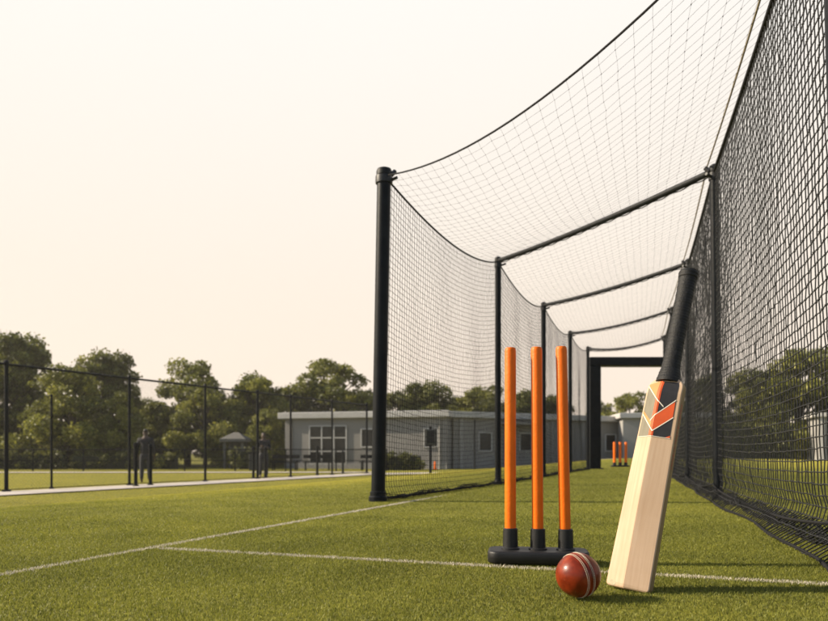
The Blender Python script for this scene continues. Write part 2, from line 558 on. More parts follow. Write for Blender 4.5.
# front rope and the cross bars
for i in range(5):
    vs = np.linspace(0, 1, NU + 1)
    r = MB()
    rad = .006 if i == 0 else (.026 if i < 3 else .022)
    r.tube([rel(lp(i, TOP) * (1 - v) + rp(i, TOP) * v - np.array([0, 0, BS[i] * sag(v)]) + np.array([0, 0, .0 if i == 0 else .012])) for v in vs], rad, 6 if i == 0 else 12)
    r.build('front_rope' if i == 0 else 'crossbar', M['rope'] if i == 0 else M['post_worn'], cage)
    if i:
        k = MB()                 # the cable that laces net to bar
        k.tube([rel(lp(i, TOP) * (1 - v) + rp(i, TOP) * v - np.array([0, 0, BS[i] * sag(v) + .022 - .006 * math.sin(v * 90)])) for v in np.linspace(0, 1, 80)], .005, 5)
        k.build('lacing_rope', M['rope'], cage)


def cage_post(fn, i, rad, worn=False, near=False):
    p = MB()
    a = fn(i, -.05); b = fn(i, TOP + .03)
    p.tube([rel(a), rel(fn(i, TOP * .5)), rel(b)], rad, 20)
    o = p.build('post', M['post'], cage)
    c = MB()
    top = fn(i, TOP + .03)
    c.lathe([(rad * 1.12, -.03), (rad * 1.14, 0), (rad * 1.0, .02), (rad * .5, .032)], rel(top), 20)
    c.build('cap', M['post_worn'], o)
    c = MB()
    f = fn(i, 0.0)
    c.lathe([(rad * 1.32, -.02), (rad * 1.32, .035), (rad * 1.16, .045), (rad * 1.14, .075), (rad * 1.01, .08)], rel(f), 20)
    c.build('base_collar', M['post'], o)
    # clamp that carries the bar, with its bolt
    c = MB()
    e = fn(i, TOP - .045)
    c.lathe([(rad * 1.22, -.02), (rad * 1.25, 0), (rad * 1.22, .035)], rel(e), 16)
    s = 1 if fn is lp else -1
    c.tube([rel(e + np.array([s * rad, -.02, .0])), rel(e + np.array([s * (rad + .05), -.05, .01]))], .012, 8)
    c.tube([rel(e + np.array([s * rad * 1.1, 0, .05])), rel(e + np.array([s * (rad + .03), 0.02, .085]))], .018, 8)
    c.build('clamp', M['galv'], o)
    return o


for i in range(5):
    cage_post(lp, i, [.055, .036, .036, .036, .034][i])
for i in range(5):
    cage_post(rp, i, [.045, .036, .036, .036, .034][i])

# ------------------------------------------------------------------ square portal at the far end
pf = thing('end_portal', 'thick dark box-section goal-like portal closing the far end of the cage', 'portal frame', (3.98, 16.0, 0))
for x in (0.13, 1.85):
    b = MB(); b.box((x, 0, 1.16), (.25, .32, 2.36)); bevel(b.build('leg', M['post'], pf), .012)
    b = MB(); b.box((x, 0, .01), (.34, .42, .03)); b.build('foot_plate', M['post'], pf)
b = MB(); b.box((.99, 0, 2.442), (1.98, .32, .2)); bevel(b.build('beam', M['post'], pf), .012)

# ------------------------------------------------------------------ stumps
def rounded_slab(hx, hy, z0, z1, rc, ch, m, name, parent):
    bm = bmesh.new()
    ring = []
    for cx, cy, a0 in ((hx - rc, hy - rc, 0), (-hx + rc, hy - rc, 90), (-hx + rc, -hy + rc, 180), (hx - rc, -hy + rc, 270)):
        for k in range(7):
            a = math.radians(a0 + 15 * k)
            ring.append((cx, cy, math.cos(a), math.sin(a)))
    prof = [(-.5 * ch, z0), (0, z0 + .5 * ch), (0, z1 - ch), (-.3 * ch, z1 - .3 * ch), (-ch, z1)]
    rows = []
    for d, z in prof:
        rows.append([bm.verts.new((cx + (rc + d) * c, cy + (rc + d) * s, z)) for cx, cy, c, s in ring])
    n = len(ring)
    for a, b2 in zip(rows[:-1], rows[1:]):
        for k in range(n):
            bm.faces.new((a[k], a[(k + 1) % n], b2[(k + 1) % n], b2[k]))
    bm.faces.new(rows[-1]); bm.faces.new(list(reversed(rows[0])))
    me = bpy.data.meshes.new(name); bm.to_mesh(me); bm.free()
    for p in me.polygons: p.use_smooth = len(p.vertices) == 4
    return link(name, me, m, parent)


def stump_set(label, loc, rz, dx, rad, h, hx, hy, leans, group):
    t = thing('stump_set', label, 'stumps', loc, rz, group)
    rounded_slab(hx, hy, 0.0, .042, .04, .008, M['rubber'], 'base', t)
    for k, (lx, ly) in zip((-1, 0, 1), leans):
        x = k * dx
        c = MB()
        c.lathe([(rad * 1.65, .040), (rad * 1.65, .046), (rad * 1.36, .050), (rad * 1.28, .112), (rad * 1.12, .115)], (x, 0, 0), 28)
        so = c.build('socket', M['rubber'], t)
        s = MB()
        prof = [(rad, .06), (rad, .2), (rad, .4), (rad, h - .012), (rad * .93, h - .005), (rad * .8, h - .001), (rad * .3, h)]
        s.tube([(x + lx * z, ly * z, z) for r, z in prof], [r for r, z in prof], 28)
        s.build('stump', M['orange'], t)
    return t


stump_set('large orange stumps in a black base, standing beside the ball and bat', (0.430, 2.43, .008), math.radians(-8.5), .0945, .0195, .745,
          .172, .075, [(0, 0), (-.006, 0), (-.02, 0)], 'sets of orange stumps')
stump_set('small distant orange stumps standing in the portal at the far end of the cage', (5.33, 18.1, .005), 0, .145, .034, .64, .23, .09,
          [(0, 0), (0, 0), (.01, 0)], 'sets of orange stumps')

# ------------------------------------------------------------------ ball
BR = 0.0585
ball = thing('cricket_ball', 'scuffed red leather cricket ball with pale stitching on the turf by the bat', 'ball', (0.432, 1.842, 0.006))
bm = bmesh.new(); bmesh.ops.create_uvsphere(bm, u_segments=64, v_segments=40, radius=BR)
bm.transform(Matrix.Translation((0, 0, BR)))
me = bpy.data.meshes.new('leather'); bm.to_mesh(me); bm.free()
for p in me.polygons: p.use_smooth = True
link('leather', me, M['leather'], ball)
# seam frame: e1, e2 span the seam plane, nn is its normal
nn = Vector((0.90, 0.40, 0.17)).normalized()
e1 = Vector((0, 0, 1)) - nn * nn.z; e1.normalize()
e2 = nn.cross(e1)
CB = Vector((0, 0, BR))
s = MB()
rim = []
for k in range(97):
    a = 2 * PI * k / 96
    rim.append(CB + (e1 * math.cos(a) + e2 * math.sin(a)) * (BR - .0008))
s.tube(rim, .0020, 8, 0, False)
s.build('seam_ridge', M['leather'], ball)
s = MB()
for off in (-.0135, -.0095, .0045, .0085):
    rr = math.sqrt(BR * BR - off * off)
    nst = 92
    for k in range(nst):
        a = 2 * PI * k / nst
        q0 = CB + nn * (off - .0006) + (e1 * math.cos(a) + e2 * math.sin(a)) * (rr + .0002)
        a2 = a + 2 * PI / nst * .62
        q1 = CB + nn * (off + .0006) + (e1 * math.cos(a2) + e2 * math.sin(a2)) * (rr + .0002)
        s.tube([q0, (q0 + q1) / 2 + ((q0 + q1) / 2 - CB).normalized() * .0005, q1], [.0006, .0009, .0006], 5)
s.build('stitching', M['thread'], ball)
# a worn pale stamp on the right cheek
d0 = Vector((.86, -.38, .36)).normalized(); ta = d0.orthogonal().normalized(); tb = d0.cross(ta)
bm = bmesh.new(); cv = bm.verts.new(CB + d0 * (BR + .0004)); rg = []
for k in range(22):
    a = 2 * PI * k / 22; q = .0085 * (1 + .35 * math.sin(2 * a + 1) + .15 * math.sin(5 * a))
    rg.append(bm.verts.new(CB + (d0 + (ta * math.cos(a) + tb * math.sin(a)) * q / BR).normalized() * (BR + .0003)))
for k in range(22): bm.faces.new((cv, rg[k], rg[(k + 1) % 22]))
me = bpy.data.meshes.new('stamp'); bm.to_mesh(me); bm.free(); link('stamp', me, M['gold'], ball)

# ------------------------------------------------------------------ bat
bat = thing('cricket_bat', 'upright wooden cricket bat with black grip and orange, black and grey sticker', 'cricket bat', (0.597, 1.95, 0.004))
up = Vector((0.231, 0.16, 0.93)).normalized()
ang = math.radians(40)
fr = Vector((-math.sin(ang), -math.cos(ang), 0)); fr = (fr - up * fr.dot(up)).normalized()     # direction the spine faces
rt = fr.cross(up).normalized()
if rt.x < 0: rt = -rt
# local axes: x -> rt, -y -> fr, z -> up
RM = Matrix((rt, -fr, up)).transposed()
bat.rotation_euler = RM.to_euler()
BL = 0.625       # blade length


def half_w(z):
    w = .0625 - .0115 * (z / BL)
    rc = .013
    if z < rc: w -= rc * (1 - math.sqrt(max(0, 1 - (1 - z / rc) ** 2)))
    z1 = BL - .03
    if z > z1:
        t = (z - z1) / .03
        w = w * (1 - t) + .030 * t if t < 1 else .030
        w += .006 * math.sin(PI * t)
    return w


def spine(z):
    s_ = .017 + .006 * math.sin(PI * min(1, z / BL))
    if z > BL - .06: s_ *= 1 - .55 * ((z - BL + .06) / .06) ** 2
    if z < .012: s_ *= .8 + .2 * z / .012
    return s_


EDGE = .031


def edge_t(z):
    e = EDGE
    if z > BL - .05: e *= 1 - .25 * (z - BL + .05) / .05
    return e


RX = -.004      # the ridge sits a touch left of the middle


def section(z, inset=0.0):
    w = half_w(z) - inset; e = edge_t(z); s_ = spine(z); c = .0022; y0 = .018
    return [(-w + c, y0 - inset), (w - c, y0 - inset), (w, y0 - c - inset), (w, y0 - e + c + inset), (w - c * 1.2, y0 - e - .0004 + inset),
            (RX + .003, y0 - e - s_ + .0008 + inset), (RX, y0 - e - s_ + inset), (RX - .003, y0 - e - s_ + .0008 + inset),
            (-w + c * 1.2, y0 - e - .0004 + inset), (-w, y0 - e + c + inset), (-w, y0 - c - inset)]


bm = bmesh.new()
zs = [0, .002, .005, .009, .013, .02] + list(np.linspace(.05, BL - .065, 14)) + [BL - .06, BL - .05, BL - .04, BL - .03, BL - .022, BL - .014, BL - .006, BL]
rows = []
for z in zs:
    ins = .004 if z == 0 else (.0012 if z == .002 else 0)
    rows.append([bm.verts.new((x, y, z)) for x, y in section(z, ins)])
n = len(rows[0])
for a, b2 in zip(rows[:-1], rows[1:]):
    for k in range(n):
        f = bm.faces.new((a[k], a[(k + 1) % n], b2[(k + 1) % n], b2[k]))
        f.material_index = 1 if k in (2, 9) else 0
        f.smooth = k in (1, 3, 4, 7, 8, 10, 5, 6) and False
bm.faces.new(list(reversed(rows[0]))); bm.faces.new(rows[-1])
bmesh.ops.recalc_face_normals(bm, faces=bm.faces)
me = bpy.data.meshes.new('blade'); bm.to_mesh(me); bm.free()
blade = link('blade', me, [M['willow'], M['wood_edge_shaded']], bat)


def facet(s_, z, lift):
    """a point on the spine side of the blade: s_ from -1 (left edge) over 0 (ridge) to 1 (right edge)"""
    w = half_w(z) - .003; e = edge_t(z); h = spine(z); y0 = .018
    if s_ < 0:
        x = RX + (-s_) * (-w - RX)
    else:
        x = RX + s_ * (w - RX)
    y = y0 - e - h * (1 - abs(s_))
    k = .31 if s_ > 0 else -.31
    return Vector((x + (0 if abs(s_) < 1e-6 else k * lift), y - lift, z))


T0, T1 = BL - .186, BL - .012


def tz(t):
    return T0 + (T1 - T0) * t


st = MB()


def patch(poly, mi, lift):
    """polygon in (s, t) wholly on one facet"""
    ts = [b for a, b in poly]; lo, hi = min(ts), max(ts)

    def clip(pl, t, keep_above):
        res = []
        for (a0, b0), (a1, b1) in zip(pl, pl[1:] + pl[:1]):
            i0 = (b0 >= t) if keep_above else (b0 <= t); i1 = (b1 >= t) if keep_above else (b1 <= t)
            if i0: res.append((a0, b0))
            if i0 != i1:
                k = (t - b0) / (b1 - b0); res.append((a0 + (a1 - a0) * k, t))
        return res
    n_ = max(1, int((hi - lo) * 30))
    for k in range(n_):
        q = clip(clip(list(poly), lo + (hi - lo) * k / n_, True), lo + (hi - lo) * (k + 1) / n_, False)
        if len(q) >= 3:
            st.add([facet(a, tz(b), lift + .0007) for a, b in q], [list(range(len(q)))], mi)


def strip_line(p, q, w_, mi, lift):
    steps = 14
    lift += .0007
    # split at the ridge
    pts = [(p[0] + (q[0] - p[0]) * k / steps, p[1] + (q[1] - p[1]) * k / steps) for k in range(steps + 1)]
    if p[0] * q[0] < 0:
        k = -p[0] / (q[0] - p[0]); pts.append((0.0, p[1] + (q[1] - p[1]) * k)); pts.sort()
    for a, b in zip(pts[:-1], pts[1:]):
        vs = [facet(a[0], tz(a[1] - w_), lift), facet(b[0], tz(b[1] - w_), lift), facet(b[0], tz(b[1] + w_), lift), facet(a[0], tz(a[1] + w_), lift)]
        st.add(vs, [(0, 1, 2, 3)], mi)


K, GY, PE, OR_, WH = range(5)
E = 1e-4
for t0, t1 in ((0, .98),):
    patch([(E, t0), (.84, t0), (.84, t1), (E, t1)], K, .0004)
    patch([(-.95, t0), (-E, t0), (-E, t1), (-.95, t1 - .04)], GY, .0004)
patch([(-.95, .90), (-.2, .67), (-.2, .995), (-.95, .94)], PE, .0008)
patch([(-.95, .40), (-.2, .15), (-.2, .25), (-.95, .46)], PE, .0008)
patch([(-.2, 0), (-E, 0), (-E, .99), (-.2, .99)], OR_, .0009)
patch([(E, 0), (.06, 0), (.06, .97), (E, .97)], OR_, .0009)
patch([(E, .10), (.82, .36), (.82, .63), (E, .37)], OR_, .0011)
patch([(.60, .0), (.84, .0), (.84, .05)], OR_, .0011)
strip_line((-.95, .90), (.3, .52), .010, WH, .0014)
strip_line((-.3, .27), (.84, .66), .010, WH, .0014)
strip_line((-.95, .40), (0, .09), .010, WH, .0014)
strip_line((0, .09), (.84, .36), .010, WH, .0014)
strip_line((-.97, .0), (.86, .0), .004, WH, .0012)
st.build('sticker', [M['st_black'], M['st_grey'], M['st_peach'], M['st_orange'], M['st_white']], blade)
# faded red print along the right edge: short broken strokes
st = MB()
zz = BL - .27
for k in range(26):
    h_ = random.choice((.0035, .005, .003)); wd = random.choice((.008, .011, .006))
    x = half_w(zz) + .0003; yc = .018 - EDGE * .5
    oy = random.choice((0, .002, -.002))
    st.add([(x, yc - wd / 2 + oy, zz), (x, yc + wd / 2 + oy, zz), (x, yc + wd / 2 + oy, zz + h_), (x, yc - wd / 2 + oy, zz + h_)], [(0, 1, 2, 3)])
    if k % 3:
        st.add([(x, yc - .006, zz - .002), (x, yc - .004, zz - .002), (x, yc - .004, zz + .006), (x, yc - .006, zz + .006)], [(0, 1, 2, 3)])
    zz += .0075
st.build('edge_print', M['st_red'], blade)
# scuffed stain at the left corner of the toe
st = MB(); vs = []
for k in range(16):
    a = 2 * PI * k / 16
    vs.append(facet(-.68 + .22 * math.cos(a), .011 + .0075 * math.sin(a), .0005))
st.add(vs, [list(range(16))]); st.build('toe_scuff', M['stain'], blade)
# handle with a ringed rubber grip
hd = MB()
HL = .36
prof = []
z = -.012
nr = 150
for k in range(nr + 1):
    t = k / nr
    r_ = .0262 - .002 * math.sin(PI * t) + .0085 * math.exp(-(t / .10) ** 2) + (.0022 if t > .93 else 0)
    r_ += .0006 * math.sin(k * 1.7) + .0004 * math.sin(k * .61)
    if t > .985: r_ *= .9 if t < .995 else .72
    prof.append((r_, BL - .012 + t * HL))
hd.lathe(prof, (0, .004, 0), 32)
hd.build('grip', M['grip'], bat)

# ------------------------------------------------------------------ ground
def axis(fine, step, far):
    a = list(np.arange(-fine, fine + .001, step)); x = fine; s_ = step
    while x < far:
        s_ *= 1.25; x += s_; a.append(x); a.insert(0, -x)
    return np.array(a)


gx = axis(30, .6, 260)
gy = [-12.0]
while gy[-1] < 45: gy.append(gy[-1] + .6)
s_ = .6
while gy[-1] < 420: s_ *= 1.2; gy.append(gy[-1] + s_)
gy = np.array(gy)
X, Y = np.meshgrid(gx, gy, indexing='ij')
V = np.stack([X, Y, gz(X, Y)], 2)
idx = np.arange(X.size).reshape(X.shape)
Q = np.stack([idx[:-1, :-1], idx[1:, :-1], idx[1:, 1:], idx[:-1, 1:]], -1).reshape(-1, 4)
o = np_mesh('ground', V, None, Q, M['ground']); tag(o, kind='structure')

# paths: polyline centre, half width
FENCE = [(-13.6, 9.9), (-9.9, 17.0), (-2.6, 31.0), (2.4, 33.6), (10.5, 38.5)]


def strip(name, pts, w0, w1, lift, m, kind='structure', step=.5):
    """ribbon beside a polyline: from w0 to w1 metres to its right"""
    P = [Vector((p[0], p[1])) for p in pts]
    out = []
    for i in range(len(P) - 1):
        t = (P[i + 1] - P[i]); L = t.length; t.normalize()
        nrm0 = Vector((t.y, -t.x))
        n_ = max(1, int(L / step))
        for k in range(n_ + (1 if i == len(P) - 2 else 0)):
            out.append((P[i] + t * (L * k / n_), nrm0))
    V = []
    for p, nn_ in out:
        for w in (w0, (w0 + w1) / 2, w1):
            q = p + nn_ * w
            V.append((q.x, q.y, g(q.x, q.y) + lift))
    Q = []
    for i in range(len(out) - 1):
        for k in range(2):
            Q.append((i * 3 + k, i * 3 + k + 1, (i + 1) * 3 + k + 1, (i + 1) * 3 + k))
    o = np_mesh(name, np.array(V), None, np.array(Q), m)
    return tag(o, kind=kind)


strip('footpath', FENCE, -.12, 1.35, .03, M['concrete'])
strip('rear_footpath', [(-30, 33.2), (-2, 33.6)], -.6, .6, .025, M['concrete'])


def dist_seg(x, y, a, b):
    ax, ay = a; bx, by = b
    dx, dy = bx - ax, by - ay
    L2 = dx * dx + dy * dy
    t = np.clip(((x - ax) * dx + (y - ay) * dy) / L2, 0, 1)
    return np.hypot(x - ax - t * dx, y - ay - t * dy)


LINE1 = ((-2.35, -.5), (.42, 6.6))          # line running up to the cage
p0 = np.array((-1.016, 2.80)); p1 = np.array((1.75, 1.985))
p1 = p0 + (np.array((1.207, 2.04)) - p0) * 1.6
LINE2 = (tuple(p0), tuple(p1))
HW = .021


def on_line(x, y, extra=0.0):
    return np.minimum(dist_seg(x, y, *LINE1), dist_seg(x, y, *LINE2)) < HW + extra


def blades(name, x, y, h, w, tint, m, kind, lean=.6, quad=True):
    n_ = len(x)
    z = gz(x, y)
    th = RNG.uniform(0, 2 * PI, n_)
    dx, dy = np.cos(th) * w / 2, np.sin(th) * w / 2
    ph = RNG.uniform(0, 2 * PI, n_); lm = np.abs(RNG.normal(0, lean, n_)) * h
    lx, ly = np.cos(ph) * lm, np.sin(ph) * lm
    b0 = np.stack([x - dx, y - dy, z], 1); b1 = np.stack([x + dx, y + dy, z], 1)
    tip = np.stack([x + lx, y + ly, z + h], 1)
    if quad:
        m0 = np.stack([x - dx * .9 + lx * .3, y - dy * .9 + ly * .3, z + h * .6], 1)
        m1 = np.stack([x + dx * .9 + lx * .3, y + dy * .9 + ly * .3, z + h * .6], 1)
        V = np.stack([b0, b1, m1, m0, tip], 1).reshape(-1, 3)
        b = np.arange(n_) * 5
        o = np_mesh(name, V, np.stack([b + 3, b + 2, b + 4], 1), np.stack([b, b + 1, b + 2, b + 3], 1), m, None, np.repeat(tint, 5))
    else:
        V = np.stack([b0, b1, tip], 1).reshape(-1, 3)
        b = np.arange(n_) * 3
        o = np_mesh(name, V, np.stack([b, b + 1, b + 2], 1), None, m, None, np.repeat(tint, 3))
    return tag(o, kind=kind)


def sample_turf(n_):
    """points thinning out with distance, like the blades one can make out"""
    Y0, Y1, YK = 1.05, 42.0, 2.6
    ys = np.linspace(Y0, Y1, 6000)
    dens = np.where(ys < YK, 1.0, (YK / ys) ** 2) * (1.24 * ys + 1.4)
    cdf = np.cumsum(dens); cdf /= cdf[-1]
    y = np.interp(RNG.uniform(0, 1, n_), cdf, ys)
    x = RNG.uniform(-1, 1, n_) * (.62 * y + .7)
    return x, y


def patchy(x, y, s, k):
    return .5 + .5 * (np.sin(x * s + 1.3 * np.sin(y * s * .7 + k)) * np.sin(y * s * 1.1 + 1.7 * np.sin(x * s * .6 + 2 * k)))


x, y = sample_turf(1700000)
keep = ~(on_line(x, y) & (RNG.uniform(0, 1, len(x)) < .80))
for a, b in zip(FENCE[:-1], FENCE[1:]):
    t = np.array((b[0] - a[0], b[1] - a[1])); L = np.hypot(*t); t = t / L
    al = (x - a[0]) * t[0] + (y - a[1]) * t[1]; pr = (x - a[0]) * t[1] - (y - a[1]) * t[0]
    keep &= ~((al > -.1) & (al < L + .1) & (pr > -.14) & (pr < 1.37))
keep &= ~((y > 32.6) & (y < 34.4) & (x < -2) & (x > -30))
x, y = x[keep], y[keep]
h = RNG.uniform(.005, .0098, len(x)) * (1 + .25 * smooth(3, 12, y) + .3 * smooth(12, 40, y))
h *= .8 + .4 * patchy(x, y, 9, 1)
w = .00145 * np.maximum(1, (y / 2.6) ** .95)
dl = -(x - LA[0]) * LD[1] + (y - LA[1]) * LD[0]          # grass either side of the cage tinted paler to stand for sunlight
sunlit = smooth(.1, 2.6, dl) * smooth(2.8, 10.0, y) + smooth(2.8, 6.0, -dl) * smooth(4, 13, y)
tint = np.clip(RNG.normal(.31, .19, len(x)) + .07 * smooth(2.2, 6, y) + .58 * sunlit + .22 * (patchy(x, y, 6, 2) - .5) + .16 * (patchy(x, y, 1.1, .4) - .5), 0, 1)  # nearer turf tinted darker for the shade between blades
near = y < 4.2
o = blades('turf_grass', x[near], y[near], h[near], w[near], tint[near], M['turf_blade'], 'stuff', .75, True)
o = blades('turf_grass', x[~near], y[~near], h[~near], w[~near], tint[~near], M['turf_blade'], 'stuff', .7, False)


def line_blades(name, seg, n_, a0=0.0):
    (ax, ay), (bx, by) = seg
    t = RNG.uniform(a0, 1, n_) ; o_ = RNG.uniform(-1, 1, n_)
    edge = HW * (1 + .14 * np.sin(t * 160) + .12 * np.sin(t * 71))
    L = math.hypot(bx - ax, by - ay)
    x = ax + (bx - ax) * t + o_ * edge * -(by - ay) / L
    y = ay + (by - ay) * t + o_ * edge * (bx - ax) / L
    k = RNG.uniform(0, 1, n_) < (.72 - .45 * patchy(x, y, 23, 3) * (np.abs(o_) > .5))
    k &= RNG.uniform(0, 1, n_) > smooth(4.7, 6.4, y)
    x, y = x[k], y[k]
    h = RNG.uniform(.006, .0108, len(x)); w = .0016 * np.maximum(1, (np.maximum(y, 1) / 2.6) ** .9)
    return blades(name, x, y, h, w, RNG.uniform(0, 1, len(x)), M['white_blade'], 'structure', .75, True)


line_blades('pitch_line', LINE1, 19000)
line_blades('pitch_line', LINE2, 12000)

# ------------------------------------------------------------------ tall perimeter fence
def poly_points(pts, step):
    out = []
    for a, b in zip(pts[:-1], pts[1:]):
        L = math.hypot(b[0] - a[0], b[1] - a[1]); n_ = max(1, round(L / step))
        for k in range(n_):
            out.append((a[0] + (b[0] - a[0]) * k / n_, a[1] + (b[1] - a[1]) * k / n_))
    out.append(pts[-1])
    return out


def wire_mesh(name, pts, z0, z1, pitch, r, m, parent):
    """chain-link: crossing diagonal wires between posts, following the ground"""
    V = []; T = []
    Vs = []; Qs = []; base = 0
    for a, b in zip(pts[:-1], pts[1:]):
        L = math.hypot(b[0] - a[0], b[1] - a[1]); H = z1 - z0
        tx, ty = (b[0] - a[0]) / L, (b[1] - a[1]) / L
        for sgn in (1, -1):
            cs = np.arange(-H, L, pitch) if sgn > 0 else np.arange(0, L + H, pitch)
            s0 = np.clip(cs, 0, L); s1 = np.clip(cs + sgn * H, 0, L)
            k0 = (s0 - cs) * sgn; k1 = (s1 - cs) * sgn
            for sa, sb, ka, kb in zip(s0, s1, k0, k1):
                if abs(sa - sb) < .01: continue
                pa = np.array((a[0] + tx * sa, a[1] + ty * sa, 0)); pb = np.array((a[0] + tx * sb, a[1] + ty * sb, 0))
                pa[2] = g(pa[0], pa[1]) + z0 + ka; pb[2] = g(pb[0], pb[1]) + z0 + kb
                offs = np.array(((-ty * r, tx * r, 0), (tx * r * .7, ty * r * .7, r * .7 * -sgn), (-tx * r * .7 + ty * r, -ty * r * .7 - tx * r, r * .7 * sgn)))
                Vs.append(pa + offs); Vs.append(pb + offs)
                Qs += [(base + k, base + (k + 1) % 3, base + 3 + (k + 1) % 3, base + 3 + k) for k in range(3)]
                base += 6
    return np_mesh(name, np.concatenate(Vs), None, np.array(Qs), m, parent, smooth=False)


FPOSTS = [(-13.6, 9.9), (-11.6, 13.7), (-9.9, 17.0), (-8.22, 20.22), (-6.83, 22.9), (-5.63, 25.2), (-4.74, 26.9), (-3.44, 29.4), (-2.15, 31.85)]
FH = 3.15
fence = thing('perimeter_fence', 'tall dark chain-link fence with round posts and top rail along the pale path', 'fence', (0, 0, 0))
for k, (px_, py_) in enumerate(FPOSTS):
    q = MB(); zg = g(px_, py_); r_ = .048 if k % 3 == 2 else .04
    q.tube([(px_, py_, zg - .1), (px_, py_, zg + FH)], r_, 10)
    o = q.build('post', M['post'], fence)
    q = MB(); q.lathe([(r_ * 1.25, FH - .02), (r_ * 1.3, FH + .03), (r_ * .6, FH + .07)], (px_, py_, zg), 10); q.build('cap', M['post'], o)
    q = MB(); q.lathe([(r_ * 2.2, 0), (r_ * 2.2, .05), (r_ * 1.2, .07)], (px_, py_, zg + .01), 10); q.build('foot', M['post'], o)
q = MB(); q.tube([(p[0], p[1], g(*p) + FH - .03) for p in FPOSTS], .03, 8); q.build('top_rail', M['post'], fence)
q = MB(); q.tube([(p[0], p[1], g(*p) + .07) for p in poly_points(FPOSTS, 1.5)], .012, 6); q.build('bottom_wire', M['post'], fence)
wire_mesh('chain_link', FPOSTS, .06, FH - .04, .09, .0026, M['post'], fence)

# a lone thin pole beyond the fence near its first post
def pole(label, x, y, h, r):
    q = MB(); z = g(x, y)
    q.tube([(0, 0, -.1), (0, 0, h)], r, 10)
    t = thing('pole', label, 'pole', (x, y, z)); q.build('shaft', M['post'], t)
    q = MB(); q.lathe([(r * 2, 0), (r * 2, .06), (r * 1.1, .09)], (0, 0, 0), 10); q.build('foot', M['post'], t)
    q = MB(); q.lathe([(r * 1.2, h - .02), (r * 1.3, h + .02), (r * .4, h + .05)], (0, 0, 0), 10); q.build('cap', M['post'], t)


pole('thin lone dark pole just behind the tall fence, right of its first visible post', -9.45, 18.25, 2.45, .03)
pole('thin dark pole standing by the building wall, seen through the left netting', 3.0, 34.6, 2.5, .04)

# ------------------------------------------------------------------ low rear fence
low = thing('low_fence', 'low dark mesh fence in front of the trees and the grey building', 'fence', (0, 0, 0))
LF = [(x_, 36.0) for x_ in np.arange(-30, 1.1, 2.6)]
for px_, py_ in LF:
    q = MB(); zg = g(px_, py_); q.tube([(px_, py_, zg - .1), (px_, py_, zg + 1.15)], .035, 8); q.build('post', M['post'], low)
q = MB(); q.tube([(p[0], p[1], g(*p) + 1.12) for p in LF], .028, 6); q.build('top_rail', M['post'], low)
q = MB(); q.tube([(p[0], p[1], g(*p) + .55) for p in LF], .02, 6); q.build('middle_rail', M['post'], low)
wire_mesh('mesh', LF, .03, 1.12, .08, .0035, M['post'], low)

# ------------------------------------------------------------------ bollards by the path
def bollard(label, x, y, h):
    z = g(x, y) + .02
    t = thing('bollard', label, 'bollard', (x, y, z), 0, 'slim bollards along the path')
    q = MB(); q.lathe([(.05, -.05), (.05, h - .12), (.065, h - .11), (.065, h - .01), (.03, h + .02)], (0, 0, 0), 12); q.build('shaft', M['post'], t)
    q = MB(); q.lathe([(.09, 0), (.09, .03), (.06, .05)], (0, 0, 0), 12); q.build('foot', M['post'], t)


bollard('slim dark bollard on the path edge, left of the standing person with arms down', -7.85, 19.75, 1.22)
bollard('slim dark bollard on the path edge, right of the standing person with arms down', -7.68, 20.4, 1.18)
bollard('slim dark bollard on the path, left of the person with folded arms', -5.85, 25.5, 1.15)
bollard('slim dark bollard on the path, right of the person with folded arms', -5.5, 25.9, 1.15)
bollard('slim dark bollard on the path near the glazed entrance of the grey building', -4.05, 29.3, 1.2)
bollard('short dark bollard on the grass near the glazed entrance of the grey building', -3.2, 31.5, 1.0)


# ------------------------------------------------------------------ people
def skin_obj(name, verts, edges, radii, m, parent, root=0, sub=1):
    me = bpy.data.meshes.new(name); me.from_pydata(verts, edges, [])
    o = link(name, me, m, parent)
    o.modifiers.new('Skin', 'SKIN')
    me = o.data
    for i, r_ in enumerate(radii):
        rr = r_ if isinstance(r_, tuple) else (r_, r_)
        me.skin_vertices[0].data[i].radius = rr
        me.skin_vertices[0].data[i].use_root = (i == root)
    s_ = o.modifiers.new('Sub', 'SUBSURF'); s_.levels = sub; s_.render_levels = sub
    for p in me.polygons: p.use_smooth = True
    o.modifiers['Skin'].use_smooth_shade = True
    return o


